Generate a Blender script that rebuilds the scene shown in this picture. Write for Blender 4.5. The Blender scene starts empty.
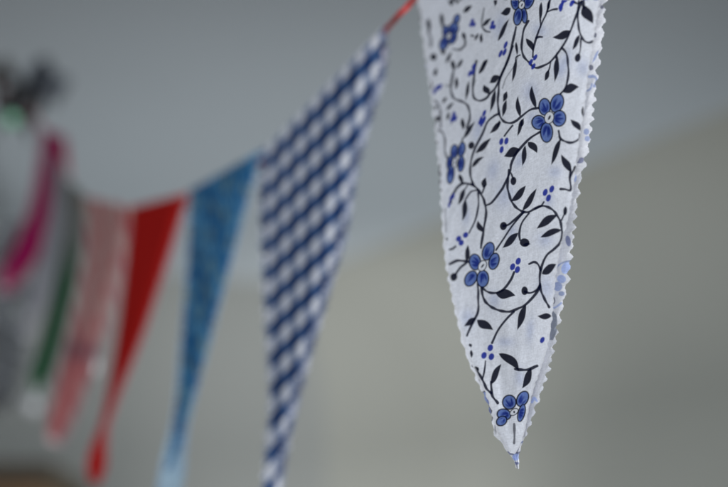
import bpy, math, random
import numpy as np
from mathutils import Vector, Matrix, Euler

random.seed(4)
rng = np.random.default_rng(7)
scene = bpy.context.scene
COL = scene.collection

# ------------------------------------------------------------------ camera
PITCH = math.radians(15.0)
LENS, SENSOR = 75.0, 36.0
F = 728 * LENS / SENSOR
cam_data = bpy.data.cameras.new('camera')
cam_data.lens = LENS
cam_data.sensor_width = SENSOR
cam_data.clip_start = 0.02
cam_data.clip_end = 100
cam_data.dof.use_dof = True
cam_data.dof.focus_distance = 0.638
cam_data.dof.aperture_fstop = 4.5
cam_data.dof.aperture_blades = 0
cam = bpy.data.objects.new('camera', cam_data)
COL.objects.link(cam)
cam.location = (0, 0, 1.55)
cam.rotation_euler = (math.pi / 2 + PITCH, 0, 0)
scene.camera = cam
CM = np.array((Matrix.Translation(cam.location) @ cam.rotation_euler.to_matrix().to_4x4()))


def at(px, py, d):
    """sight measurement -> real place in the room (metres); arrays allowed"""
    px, py, d = np.broadcast_arrays(np.asarray(px, float), np.asarray(py, float), np.asarray(d, float))
    c = np.stack([(px - 364) / F * d, (243.5 - py) / F * d, -d], -1)
    return c @ CM[:3, :3].T + CM[:3, 3]


def vec(px, py, d):
    return Vector(at(px, py, d).tolist())


# ------------------------------------------------------------------ helpers
def empty(name, loc, label=None, cat=None, group=None):
    o = bpy.data.objects.new(name, None)
    COL.objects.link(o)
    o.location = loc
    o.empty_display_size = 0.02
    if label: o['label'] = label
    if cat: o['category'] = cat
    if group: o['group'] = group
    return o


def link_mesh(name, me, mat, parent=None):
    o = bpy.data.objects.new(name, me)
    COL.objects.link(o)
    if mat: me.materials.append(mat)
    if parent:
        o.parent = parent
        o.matrix_parent_inverse = Matrix.Translation(-Vector(parent.location))
    return o


def grid_mesh(name, P, colors=None, flip=False):
    """P: (rows, cols, 3) sheet of cloth"""
    R, C = P.shape[:2]
    idx = np.arange(R * C).reshape(R, C)
    a, b, c, d = idx[:-1, :-1], idx[1:, :-1], idx[1:, 1:], idx[:-1, 1:]
    q = np.stack([a, b, c, d], -1) if not flip else np.stack([a, d, c, b], -1)
    q = q.reshape(-1)
    n = q.size // 4
    me = bpy.data.meshes.new(name)
    me.vertices.add(R * C)
    me.vertices.foreach_set('co', P.reshape(-1).astype(np.float32))
    me.loops.add(n * 4)
    me.loops.foreach_set('vertex_index', q.astype(np.int32))
    me.polygons.add(n)
    me.polygons.foreach_set('loop_start', (np.arange(n) * 4).astype(np.int32))
    me.polygons.foreach_set('loop_total', np.full(n, 4, np.int32))
    me.polygons.foreach_set('use_smooth', np.ones(n, bool))
    me.update(calc_edges=True)
    if colors is not None:
        at_ = me.color_attributes.new('print', 'FLOAT_COLOR', 'POINT')
        rgba = np.ones((R * C, 4), np.float32)
        rgba[:, :3] = colors.reshape(-1, 3)
        at_.data.foreach_set('color', rgba.reshape(-1))
    return me


def raw_mesh(name, verts, faces, smooth=True):
    me = bpy.data.meshes.new(name)
    me.from_pydata([tuple(v) for v in verts], [], faces)
    if smooth:
        me.polygons.foreach_set('use_smooth', [True] * len(me.polygons))
    me.update()
    return me


def catmull(pts, n=8):
    pts = np.asarray(pts, float)
    if len(pts) < 3:
        t = np.linspace(0, 1, n + 1)[:, None]
        return pts[0] * (1 - t) + pts[-1] * t
    p = np.vstack([2 * pts[0] - pts[1], pts, 2 * pts[-1] - pts[-2]])
    out = []
    for i in range(1, len(p) - 2):
        t = np.linspace(0, 1, n, endpoint=False)[:, None]
        p0, p1, p2, p3 = p[i - 1], p[i], p[i + 1], p[i + 2]
        out.append(.5 * ((2 * p1) + (-p0 + p2) * t + (2 * p0 - 5 * p1 + 4 * p2 - p3) * t ** 2 + (-p0 + 3 * p1 - 3 * p2 + p3) * t ** 3))
    out.append(pts[-1][None])
    return np.vstack(out)


def tube_data(path, rad, sides=12, twist=0.0, lumps=0.0, verts=None, faces=None):
    verts = [] if verts is None else verts
    faces = [] if faces is None else faces
    path = [Vector(p) for p in path]
    base = len(verts)
    nrm = None
    for i, p in enumerate(path):
        t = (path[min(i + 1, len(path) - 1)] - path[max(i - 1, 0)]).normalized()
        if nrm is None:
            nrm = t.orthogonal().normalized()
        nrm = (nrm - t * nrm.dot(t)).normalized()
        bn = t.cross(nrm)
        r = rad(i / (len(path) - 1)) if callable(rad) else rad
        for k in range(sides):
            a = 2 * math.pi * k / sides
            rr = r * (1 + lumps * math.cos(3 * a + twist * i))
            verts.append(p + nrm * math.cos(a) * rr + bn * math.sin(a) * rr)
    for i in range(len(path) - 1):
        for k in range(sides):
            a, b = base + i * sides + k, base + i * sides + (k + 1) % sides
            faces.append((a, b, b + sides, a + sides))
    faces.append(tuple(base + k for k in range(sides))[::-1])
    faces.append(tuple(base + (len(path) - 1) * sides + k for k in range(sides)))
    return verts, faces


# ------------------------------------------------------------------ materials
def new_mat(name):
    m = bpy.data.materials.new(name)
    m.use_nodes = True
    nt = m.node_tree
    nt.nodes.clear()
    out = nt.nodes.new('ShaderNodeOutputMaterial')
    return m, nt, out


def cloth_mat(name, translucency=0.22, wrong=0.55, wrong_tint=(.78, .79, .82), weave=1600, spec=.04):
    m, nt, out = new_mat(name)
    N, L = nt.nodes, nt.links
    att = N.new('ShaderNodeAttribute'); att.attribute_name = 'print'
    geo = N.new('ShaderNodeNewGeometry')
    pale = N.new('ShaderNodeMix'); pale.data_type = 'RGBA'
    pale.inputs[0].default_value = wrong
    L.new(att.outputs['Color'], pale.inputs[6]); pale.inputs[7].default_value = (*wrong_tint, 1)
    side = N.new('ShaderNodeMix'); side.data_type = 'RGBA'
    L.new(geo.outputs['Backfacing'], side.inputs[0])
    L.new(att.outputs['Color'], side.inputs[6]); L.new(pale.outputs[2], side.inputs[7])
    # faint dye unevenness of the cotton
    tc = N.new('ShaderNodeTexCoord')
    n1 = N.new('ShaderNodeTexNoise'); n1.inputs['Scale'].default_value = 900; n1.inputs['Detail'].default_value = 3
    L.new(tc.outputs['Object'], n1.inputs['Vector'])
    hs = N.new('ShaderNodeMapRange'); hs.inputs[3].default_value = .92; hs.inputs[4].default_value = 1.06
    L.new(n1.outputs['Fac'], hs.inputs[0])
    prod = hs.outputs[0]
    hts = []
    for sc in ((260, 260, 2600), (2600, 2600, 240)):      # weft and warp threads
        mp = N.new('ShaderNodeMapping'); mp.inputs['Scale'].default_value = sc
        nz = N.new('ShaderNodeTexNoise'); nz.inputs['Scale'].default_value = 1.0; nz.inputs['Detail'].default_value = 1
        L.new(tc.outputs['Object'], mp.inputs[0]); L.new(mp.outputs[0], nz.inputs['Vector'])
        mr = N.new('ShaderNodeMapRange'); mr.inputs[1].default_value = .3; mr.inputs[2].default_value = .7
        mr.inputs[3].default_value = .93; mr.inputs[4].default_value = 1.06
        L.new(nz.outputs['Fac'], mr.inputs[0])
        mm = N.new('ShaderNodeMath'); mm.operation = 'MULTIPLY'
        L.new(prod, mm.inputs[0]); L.new(mr.outputs[0], mm.inputs[1]); prod = mm.outputs[0]
    mul = N.new('ShaderNodeVectorMath'); mul.operation = 'SCALE'
    L.new(side.outputs[2], mul.inputs[0]); L.new(prod, mul.inputs['Scale'])
    n2 = N.new('ShaderNodeTexNoise'); n2.inputs['Scale'].default_value = weave; n2.inputs['Detail'].default_value = 2
    L.new(tc.outputs['Object'], n2.inputs['Vector'])
    bmp = N.new('ShaderNodeBump'); bmp.inputs['Strength'].default_value = .25; bmp.inputs['Distance'].default_value = .0003
    L.new(n2.outputs['Fac'], bmp.inputs['Height'])
    pb = N.new('ShaderNodeBsdfPrincipled')
    pb.inputs['Roughness'].default_value = .85
    pb.inputs['Specular IOR Level'].default_value = spec
    L.new(mul.outputs[0], pb.inputs['Base Color']); L.new(bmp.outputs[0], pb.inputs['Normal'])
    tr = N.new('ShaderNodeBsdfTranslucent'); L.new(mul.outputs[0], tr.inputs['Color'])
    mx = N.new('ShaderNodeMixShader'); mx.inputs[0].default_value = translucency
    L.new(pb.outputs[0], mx.inputs[1]); L.new(tr.outputs[0], mx.inputs[2])
    L.new(mx.outputs[0], out.inputs['Surface'])
    return m


def plain_mat(name, col, rough=.7, metal=0., noise=None, spec=.5, bump=0., trans=0.):
    m, nt, out = new_mat(name)
    N, L = nt.nodes, nt.links
    pb = N.new('ShaderNodeBsdfPrincipled')
    pb.inputs['Base Color'].default_value = (*col, 1)
    pb.inputs['Roughness'].default_value = rough
    pb.inputs['Metallic'].default_value = metal
    pb.inputs['Specular IOR Level'].default_value = spec
    pb.inputs['Transmission Weight'].default_value = trans
    if noise:
        scale, amt = noise
        tc = N.new('ShaderNodeTexCoord')
        nz = N.new('ShaderNodeTexNoise'); nz.inputs['Scale'].default_value = scale; nz.inputs['Detail'].default_value = 5
        L.new(tc.outputs['Object'], nz.inputs['Vector'])
        mr = N.new('ShaderNodeMapRange'); mr.inputs[3].default_value = 1 - amt; mr.inputs[4].default_value = 1 + amt
        L.new(nz.outputs['Fac'], mr.inputs[0])
        mul = N.new('ShaderNodeVectorMath'); mul.operation = 'SCALE'; mul.inputs[0].default_value = col
        L.new(mr.outputs[0], mul.inputs['Scale']); L.new(mul.outputs[0], pb.inputs['Base Color'])
        if bump:
            bp = N.new('ShaderNodeBump'); bp.inputs['Distance'].default_value = bump
            L.new(nz.outputs['Fac'], bp.inputs['Height']); L.new(bp.outputs[0], pb.inputs['Normal'])
    L.new(pb.outputs[0], out.inputs['Surface'])
    return m


# ------------------------------------------------------------------ the blue flower print
S = 6                                   # samples per traced unit
X0, X1, Y0, Y1 = 405, 612, -4, 484
W_, H_ = (X1 - X0) * S, (Y1 - Y0) * S
NAVY = np.array((.0018, .0035, .019))
VINE = np.array((.0025, .005, .026))
ROYAL = np.array((.022, .042, .36))
DEEP = np.array((.014, .028, .22))
LIGHT = np.array((.15, .23, .54))
WHITE = np.array((.83, .85, .92))


class Print:
    def __init__(self, base=WHITE):
        self.im = np.ones((H_, W_, 3)) * base

    def win(self, x0, x1, y0, y1):
        a = max(0, int((x0 - X0) * S)); b = min(W_, int((x1 - X0) * S) + 2)
        c = max(0, int((y0 - Y0) * S)); d = min(H_, int((y1 - Y0) * S) + 2)
        if b <= a or d <= c: return None
        xs = X0 + (np.arange(a, b) + .5) / S; ys = Y0 + (np.arange(c, d) + .5) / S
        X, Y = np.meshgrid(xs, ys)
        return (slice(c, d), slice(a, b)), X, Y

    def blend(self, sl, alpha, col):
        v = self.im[sl]
        v += (np.asarray(col) - v) * alpha[..., None]

    def line(self, *pts, w=1.5, col=VINE, op=.95):
        P = catmull(np.array(pts, float), 7)
        r = w / 2 + .6
        g = self.win(P[:, 0].min() - r, P[:, 0].max() + r, P[:, 1].min() - r, P[:, 1].max() + r)
        if g is None: return
        sl, X, Y = g
        D = np.full(X.shape, 99.)
        for (ax, ay), (bx, by) in zip(P[:-1], P[1:]):
            dx, dy = bx - ax, by - ay
            L2 = dx * dx + dy * dy + 1e-9
            t = np.clip(((X - ax) * dx + (Y - ay) * dy) / L2, 0, 1)
            D = np.minimum(D, (X - ax - t * dx) ** 2 + (Y - ay - t * dy) ** 2)
        wob = 1 + .22 * np.sin(X * .55 + Y * .37)
        self.blend(sl, np.clip((w * 1.42 * wob / 2 - np.sqrt(D)) / .35 + .5, 0, 1) * op, col)

    def leaf(self, ax, ay, bx, by, w, bend=0., col=NAVY, op=.97):
        L = math.hypot(bx - ax, by - ay); ux, uy = (bx - ax) / L, (by - ay) / L
        m = w + abs(bend) + 1
        g = self.win(min(ax, bx) - m, max(ax, bx) + m, min(ay, by) - m, max(ay, by) + m)
        if g is None: return
        sl, X, Y = g
        t = ((X - ax) * ux + (Y - ay) * uy) / L
        n = -(X - ax) * uy + (Y - ay) * ux
        tt = np.clip(t, 0, 1)
        h = w / 2 * np.sin(np.pi * tt ** .85) ** .95 * (1 + .05 * np.sin(tt * 7 + ax)) * 1.02
        n = n - bend * 4 * tt * (1 - tt) - .06 * w * np.sin(tt * 6.3)
        n = np.where(n > 0, n * 1.18, n * .88)
        al = np.clip((h - np.abs(n)) / .4 + .5, 0, 1) * ((t > -.03) & (t < 1.03))
        self.blend(sl, al * op, col)

    def oval(self, cx, cy, rx, ry, rot=0., col=NAVY, op=.97):
        m = max(rx, ry) + 1
        g = self.win(cx - m, cx + m, cy - m, cy + m)
        if g is None: return
        sl, X, Y = g
        c, s = math.cos(rot), math.sin(rot)
        u = (X - cx) * c + (Y - cy) * s; v = -(X - cx) * s + (Y - cy) * c
        q = np.hypot(u / rx, v / ry)
        self.blend(sl, np.clip((1 - q) * min(rx, ry) / .45 + .5, 0, 1) * op, col)

    def petal(self, cx, cy, rx, ry, rot, fx, fy, soft=1.):
        """outlined petal: pale blue rim, brush strokes of deep blue running from the heart (fx, fy)"""
        rx, ry = rx * 1.13, ry * 1.10
        self.oval(cx, cy, rx + .6, ry + .6, rot, NAVY)
        self.oval(cx, cy, rx - .75, ry - .7, rot, LIGHT)
        m = max(rx, ry) + 1
        g = self.win(cx - m, cx + m, cy - m, cy + m)
        if g is None: return
        sl, X, Y = g
        c, s = math.cos(rot), math.sin(rot)
        u = (X - cx) * c + (Y - cy) * s; v = -(X - cx) * s + (Y - cy) * c
        q = np.hypot(u / rx, v / ry)
        ang = np.arctan2(Y - fy, X - fx)
        dist = np.hypot(X - fx, Y - fy) / (math.hypot(cx - fx, cy - fy) + max(rx, ry))
        reach = .79 + .12 * np.sin(ang * 17 + cx) + .07 * np.sin(ang * 31)
        al = np.clip((reach - dist) * 5, 0, 1) * np.clip((.78 - q) * 4, 0, 1)
        self.blend(sl, al * .92, np.array((.016, .038, .25)))
        al2 = np.clip((reach - .22 - dist) * 5, 0, 1) * np.clip((.8 - q) * 5, 0, 1)
        self.blend(sl, al2 * .75, DEEP)

    def flower(self, fx, fy, petals, heart=(4.2, 5.4, .3)):
        for (cx, cy, rx, ry, rot) in petals:
            self.petal(cx, cy, rx, ry, rot, fx, fy)
        rx, ry, rot = heart
        self.oval(fx, fy, rx + .5, ry + .5, rot, NAVY)
        self.oval(fx, fy, rx - .4, ry - .4, rot, WHITE)
        self.oval(fx + .2, fy, rx * .22, ry * .42, rot + .2, NAVY)

    def tre(self, a, b, c, r=(2.3, 3.3), rot=.35):
        for (x, y) in (a, b, c):
            self.oval(x, y, r[0], r[1], rot, ROYAL)

    def soften(self, k=2):
        a = self.im
        for _ in range(k):
            a = (np.roll(a, 1, 0) + np.roll(a, -1, 0) + np.roll(a, 1, 1) + np.roll(a, -1, 1) + 2 * a) / 6
        self.im = a

    def ink(self, seed=5):
        rr = np.random.default_rng(seed)
        n = rr.normal(size=(H_ // 3 + 2, W_ // 3 + 2))
        for _ in range(2):
            n = (n + np.roll(n, 1, 0) + np.roll(n, 1, 1) + np.roll(n, -1, 0) + np.roll(n, -1, 1)) / 5
        n = np.repeat(np.repeat(n, 3, 0), 3, 1)[:H_, :W_]
        self.im = np.clip(self.im * (1 + .10 * n[..., None]) + .002 * np.clip(n[..., None], 0, 3), 0, 1)

    def sample(self, px, py):
        x = (px - X0) * S - .5; y = (py - Y0) * S - .5
        x = np.clip(x, 0, W_ - 1.01); y = np.clip(y, 0, H_ - 1.01)
        xi, yi = x.astype(int), y.astype(int)
        fx, fy = (x - xi)[..., None], (y - yi)[..., None]
        I = self.im
        return (I[yi, xi] * (1 - fx) + I[yi, xi + 1] * fx) * (1 - fy) + (I[yi + 1, xi] * (1 - fx) + I[yi + 1, xi + 1] * fx) * fy


def ghost(p, blobs, amt):
    """the second layer's print showing faintly through the cotton, strengthened to paint in bluish crease shading"""
    for (cx, cy, rx, ry, rot) in blobs:
        m = max(rx, ry) * 2.2
        g = p.win(cx - m, cx + m, cy - m, cy + m)
        if g is None: continue
        sl, X, Y = g
        c, s = math.cos(rot), math.sin(rot)
        u = (X - cx) * c + (Y - cy) * s; v = -(X - cx) * s + (Y - cy) * c
        q = (u / rx) ** 2 + (v / ry) ** 2
        p.blend(sl, np.exp(-q) * amt, (.36, .43, .68))


def floral_print():
    p = Print()
    ghost(p, [(505, 195, 9, 13, .2), (530, 92, 8, 10, 0), (520, 160, 5, 9, .5), (478, 130, 5, 12, .2), (583, 68, 7, 9, 0),
              (494, 300, 6, 8, 0), (546, 288, 8, 12, 0), (530, 330, 4, 12, .1), (505, 342, 9, 5, 0), (512, 232, 5, 9, 0),
              (555, 172, 7, 6, 0), (540, 30, 8, 6, .4), (468, 318, 7, 9, 0), (520, 378, 5, 9, 0), (560, 70, 6, 9, 0), (533, 118, 6, 7, 0), (493, 170, 6, 11, .2),
              (549, 200, 5, 7, 0), (466, 215, 4, 10, 0), (545, 240, 8, 7, 0), (566, 60, 5, 11, .3), (500, 25, 6, 12, .3)], .42)
    l, f, o = p.line, p.leaf, p.oval
    # --- vines, top
    l((484, 8), (482.6, 16), (481.5, 26), w=1.1, op=.7)
    l((482, 27), (485.6, 31), (490, 32), w=1.2)
    l((465, 40), (465, 45), (460, 49.5), (453.3, 49), w=1.5, op=.8)
    l((428.5, 32), (430.5, 38), (431, 46), w=2.2, op=.6)
    l((444, 29), (442, 22), w=1.2, op=.7)
    l((550.6, -4), (547, 12), (542.3, 22), (536.8, 36), (533.4, 50), (532.7, 57), w=1.4)
    l((547, 12), (552.6, 9.6), (557, 9), w=1.4)
    l((536, 38), (539, 37), (542.3, 37), w=1.4)
    l((528.6, 21), (523.8, 30), (521.7, 44), (523, 55), (528.6, 62), (534.8, 67.6), (543, 66), (551, 61), (561.6, 47.5), (569, 34.4), (576, 16.5), (580.8, 3), (582, -4), w=1.6)
    l((572.6, 1.4), (577.4, 3.4), (581, 2), w=1.8)
    l((579, -2), (578, 10), (578, 22), (580, 33), (583.6, 40), (588.4, 42.6), (594, 41), w=1.5)
    l((583, -4), (583, 2), (584, 8), w=2.2)
    l((580.8, 38), (580.6, 47), (579.3, 54), w=1.1)
    l((561.6, 47.5), (566.4, 53.6), (568.2, 66), (568.3, 75), (567, 83.4), (564.3, 89.6), (559.5, 95), w=1.5)
    l((516, 27), (514, 36), (511.4, 48), (506, 64), (500, 79), (498.4, 92), (498, 106), (500, 116), (504, 121.5), (510, 123), (516, 121), (521, 117), (530.6, 109.5), (539.6, 108), w=1.6)
    l((518, 57), (514, 66), (506, 78), (502.5, 88), w=.9, op=.5)
    l((520, 55), (516.5, 57), (515.5, 61), w=1.2)
    l((540.5, 20), (540.5, 27), w=1.2)
    l((550.6, 62), (549.5, 68), (548, 72), w=1.)
    l((557, 53), (556, 58), w=1.2)
    l((476.4, 61), (474.3, 73.8), (473, 87.5), (473.6, 97), (479, 100.6), (486, 98.5), (490, 93.7), (495.7, 87.5), (502.5, 72.4), (508, 60), (513, 46), w=1.5)
    l((453, 72.4), (451.6, 82), (451, 91.6), (454.4, 98.5), (461.3, 101.3), (466.8, 104.7), (469.5, 111), (469.5, 119), (467, 128), w=1.7, op=.85)
    l((428.3, 100), (435, 101), (439.3, 106.8), (440.6, 117.8), (440.6, 127), w=1.5, op=.75)
    l((445.4, 85.4), (451, 86), w=1.2, op=.5)
    l((499, 114), (494.3, 115.7), (487.4, 122), (482.3, 133.8), (475.4, 147.5), (471.3, 160), (470, 169.5), (471.3, 179), (474, 186), w=1.5)
    l((453.7, 118), (451, 125), w=1., op=.6)
    l((476, 80), (472, 90), w=.9, op=.4)
    # --- vines, middle
    l((437, 129.6), (442.4, 132.4), (445, 140.6), (445, 151.6), (448, 160), w=1.4, op=.75)
    l((463, 138), (461, 144), w=1.2)
    l((558.8, 131), (560, 138), (565, 141.3), (572, 142.7), (578.8, 139), (580, 134), w=1.7)
    l((540, 131.7), (530.6, 138), (522.4, 146), (515.5, 154.4), (511.4, 164), (510, 172), (503.5, 186), (501.5, 189.6), (492, 202), (486.4, 205.4), w=1.7)
    l((509, 170), (507.7, 181), (508, 190), (511.7, 201.5), (518, 209), (527, 212.3), (535.8, 208), (544, 206), (552.3, 209.6), (557.8, 216.5), (561, 224), (562, 235), (560, 243), (554, 249), (546.8, 255), (542, 264.8), (540, 275.8), (540, 285.4), (542.6, 295), (549, 307), w=1.7)
    l((504.3, 136), (508, 131), (512.5, 125.5), w=1.1)
    l((570.5, 169), (570, 179), (570.6, 189.6), (565, 189.3), (560.5, 189), w=1.6)
    l((575, 168), (572, 173), (570.3, 177), w=1.2)
    l((535, 209), (541, 206), (544, 202), w=1.2)
    l((450.5, 203), (451.5, 197), (454.8, 191), (457.5, 187), (463, 183.6), (471.3, 184.5), (477.5, 189), (483, 198), (485.7, 207.5), (485.7, 218.5), (483.6, 229.5), (481, 248), w=1.7)
    l((477.5, 190), (471.3, 191.7), (466.5, 198), (465, 202), w=1.3)
    l((478, 190), (478.6, 200), (478, 207.5), (475.4, 220), (469, 233), w=1.3)
    l((468, 184.5), (464.4, 190), w=1.1)
    l((471, 178), (473, 185), w=1.3)
    l((485, 186), (482.3, 193), w=1.2)
    l((503.6, 226), (508.4, 224.7), (514, 220), (523.5, 212.3), w=1.8)
    l((523, 213), (512, 226), (504, 238), (496, 250), w=1.1)
    l((529, 213), (522, 222.6), (519.3, 232), (520, 240), w=1.5)
    l((513.2, 179), (511, 173), w=1.1)
    l((564.8, 213), (561.5, 220), w=1.)
    l((445.8, 209), (445.6, 220), (446.2, 232), w=1.0, op=.5)
    # --- vines, lower
    l((449.4, 249.5), (453, 248.5), (455.6, 246.5), w=1.3)
    l((449.4, 264), (457, 260.8), (466.6, 261.3), (471, 263), w=1.8)
    l((466.6, 262.7), (459.8, 268), (455, 275), w=1.5)
    l((477.8, 284), (478.3, 298), (478, 311), (475.4, 318), (470.6, 327.5), (467, 335.8), w=1.6)
    l((480.5, 286), (487.3, 291.6), (495.5, 293), (503.8, 288.8), (510.6, 280), (514, 272), w=1.6)
    l((481.3, 287), (483.8, 299), (490, 306), (498, 310), (507.8, 311.7), (517.4, 309), (525.7, 304.2), (535.8, 293.6), (540, 286), w=1.8)
    l((524.8, 291.5), (530, 293), (537, 289.5), (540, 284), w=1.6)
    l((529, 264), (533.7, 262), (537.8, 264), (540.6, 270), w=1.6)
    l((514, 311.7), (506.4, 319), (498, 330), (492, 343), w=1.4)
    l((485.5, 361), (484.2, 372), (482.6, 379), w=1.2)
    l((475.5, 368), (479, 374), (482.4, 379.6), (486.5, 388.5), (491, 393), w=1.8)
    l((491.3, 382), (491.3, 388), (492.5, 396), (497.8, 403), w=1.8)
    l((515, 369), (524, 370), (531, 368.5), (537.4, 366), w=2.0)
    l((514, 424), (514.6, 433), (514, 443), w=1.6, col=VINE + .03, op=.8)
    # --- leaves
    for a in [
        (463, 12.5, 472.5, 5.5, 4.5), (428, 18, 428.8, 33, 4.4), (441.3, 13, 442, 28, 4.2), (482, 26.5, 491.5, 18, 3.6),
        (481, 43, 481.7, 33, 3.2), (474.6, 40.5, 479, 33, 2.6), (470, 35, 475, 37, 2.2), (463, 32, 464.3, 40.5, 4), (443, 55, 443.5, 47, 4.4),
        (446, 63, 452, 52, 3.4), (424, 68, 427, 57, 3), (498, 41, 509, 19, 4.2), (510.5, 8, 500.5, 13.5, 7, -1), (495, 6, 496.5, -4, 3.2),
        (481, 67, 488, 59, 3), (453, 67, 452, 60, 3.4), (463, 59, 456, 69, 3.2), (451, 6, 452, -4, 5), (457, 4, 458, -4, 4),
        (541.3, 2, 539.6, 22, 3.6), (549.4, 0, 547, 12, 3), (526, 38.5, 533, 52, 5.4, -1), (571, 30.8, 552.5, 37.3, 7.5, -1.2), (583.4, 5, 593, 23.5, 10, 1.5),
        (579.3, 35, 572.4, 50, 4.4), (516, 42, 517, 55.5, 2.8), (557.5, 56, 554.5, 82, 5.2), (548.8, 70, 544.6, 81, 4.4), (516.5, 59, 512, 82, 3.8),
        (563, 92, 579.2, 87, 8.5, -1), (536, 108, 532, 85.5, 5.4, -1.2), (520.3, 117, 518, 96, 4.6, -.8), (521.2, 127, 523.8, 118, 3.4),
        (583.5, 118, 583, 106, 3.2), (581, 131, 570.5, 119.5, 6, 1.2), (560.6, 139, 551.2, 165, 5.4, .6), (528, 142, 537, 153, 7, -.8),
        (525.2, 145.5, 522.3, 166, 4.8), (520, 149.2, 504, 156.5, 8.6, 1), (522, 119, 517.4, 136, 3.8), (570.6, 172, 561.2, 154.5, 6.8, .6),
        (462.2, 118, 463, 130, 4), (463.5, 138.5, 475, 121.6, 4.2), (475.6, 153, 491, 138, 5.4, .8), (472, 167.3, 484, 157, 4.2, -1.2),
        (501, 121.5, 489.6, 133.5, 4.8), (483.3, 188, 485.8, 177.5, 5.4), (459.3, 174, 462.3, 185, 4.2), (465.2, 199.5, 462.2, 221, 5.2, -.6),
        (464.8, 188.5, 458, 205, 4.6), (482.8, 232, 478, 220.5, 5.4, -.8), (511.4, 201.2, 525.8, 185.5, 6.6, 1.6), (522.5, 210.5, 536.6, 188.5, 5.8, 1),
        (557, 215.2, 536.6, 228.7, 7.4, 1.6), (561.5, 230, 540.3, 237.4, 6.4, 1.6), (518, 233, 502.5, 248, 6.8, .4), (466.5, 261.5, 468.2, 245, 5, .5),
        (495.5, 293, 515.3, 295.5, 9.4, .4), (542, 274, 556.3, 264, 8, .4), (475.6, 317.6, 464, 326, 5.4), (477, 320, 493, 329.8, 8.4, .8),
        (526, 304.5, 517.2, 330, 6.4, .6), (551.8, 316, 537.5, 316, 5.8), (498.8, 353.5, 519, 371, 8.4, -2.2), (531, 368, 522, 388.5, 7, -.6),
        (491.6, 384, 501.4, 364, 6.4, -.6), (452.2, 60, 453.8, 72, 4.2), (457, 77, 455.6, 90, 3.6), (469, 81, 465.2, 101, 3.2),
        (478.6, 74, 488, 60.5, 4.2), (499.5, 76, 489.6, 83, 6.6, 1), (488.8, 94, 483.8, 84.6, 6.2), (495.4, 90, 490, 112, 4.2),
        (506.8, 91.5, 503, 102, 4.4), (506.5, 100, 502.4, 117, 4.2, .4), (438, 106, 428, 112, 3.8), (441, 117.6, 429.8, 121, 5.6),
        (442.4, 103, 447, 97, 3), (446.4, 110, 454, 102.3, 3.2), (471.2, 350, 471.3, 358, 3), (469.6, 343.5, 471, 347.5, 3),
        (475, 366.5, 479, 371, 3), (447, 120, 449.6, 112, 3), (434.5, 76, 437, 68, 4), (431, 90, 431.6, 80, 3), (497.6, 128, 500, 120, 2.6)]:
        f(*a)
    # --- buds
    for a in [(433.4, 57, 3.2, 3.6), (577.7, 57.8, 2.9, 4.3, .2), (471.3, 145.4, 3, 3.8, .4), (513.4, 181, 2.9, 4.2, .1), (575.4, 168.6, 2.1, 3),
              (503.4, 226, 3.5, 4.2, .2), (524.6, 242.6, 4.9, 4.3, .2), (453.7, 277, 3.5, 4.1, .4), (524.6, 290.8, 3.2, 4.3), (446.8, 239, 1.2, 1.2),
              (590.6, 66.5, 1.8, 2), (580.6, 161.5, 3.3, 1.9, -.4), (565.2, 211, 1.9, 4.4, .1)]:
        o(*a)
    f(523, 245, 530.5, 244, 3.2)
    # --- trefoils
    T = p.tre
    T((472.3, 21), (471, 24.5), (474, 24.5), (1.6, 2.6)); T((492.6, 23), (491.4, 27), (494, 27), (1.6, 2.6))
    T((505.6, 45), (500.6, 53.6), (504.6, 52), (1.6, 4), .4); T((535.2, 57.4), (530.8, 62), (533.4, 66.4), (1.7, 3.4), .5)
    T((473.6, 66.5), (469.8, 73.5), (473, 72), (1.6, 3.6), .4); T((440, 86.8), (434.6, 91.5), (437, 88), (1.7, 3.4), .5)
    T((453.8, 114.5), (452, 119.5), (455.2, 118.5), (1.7, 3.2), .3); T((484.2, 113.2), (480.2, 121.5), (484, 119.4), (1.6, 3.6), .4)
    T((506.4, 141), (501.3, 141.5), (501.6, 149.6), (2, 3.6), .25); T((481.6, 124), (481, 119), (483.6, 121), (1.4, 3), .3)
    T((551.8, 189), (545.2, 192.4), (548.5, 198), (2.3, 3.7), .35); T((453.4, 196), (450.6, 198.4), (449.2, 204.8), (1.2, 3.2), .2)
    T((465.6, 235), (458.6, 238.7), (461.2, 242.8), (2.5, 3.1), .5); T((518.2, 261.2), (512.6, 266.8), (517.4, 269.6), (2.5, 3.6), .35)
    T((490.3, 347.8), (484, 355.4), (491.4, 356.7), (2.7, 3.5), .35); T((572, 3), (561, 6), (566, -1), (2, 4), .5)
    T((563, 1.5), (561, 8.5), (567, -2), (1.7, 3.4), .3); T((474, 67), (474, 66), (474, 65.6), (1.4, 2), .3)
    o(542.3, 340, 2.1, 3.3, .45, ROYAL)
    # --- flowers
    p.flower(449, 36, [(456.5, 19.5, 2.6, 5, .35), (453.5, 29, 4.3, 6, .3), (446, 31.5, 3, 5.4, 0), (453, 38, 3, 5.8, .4), (444.2, 43, 3.8, 6.4, .4)], (2.4, 3.4, .3))
    p.flower(521.7, 5, [(515, 2.5, 3.4, 6.6, -.1), (524, -6, 4, 7, .1), (529, 1, 4, 7.6, .4), (524.2, 15.5, 2.6, 7, -.1), (518, 16.5, 3.8, 8, .15)], (3.1, 4.2, .2))
    p.flower(549.2, 117.6, [(544.6, 106.8, 5.1, 7.6, .0), (557, 103.2, 5.6, 8.6, .32), (538.8, 122.5, 6.2, 6.4, -.1), (559.2, 118.4, 5.9, 7.2, .2), (546.6, 132.4, 5.4, 9, .0)], (4.6, 6, .25))
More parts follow.
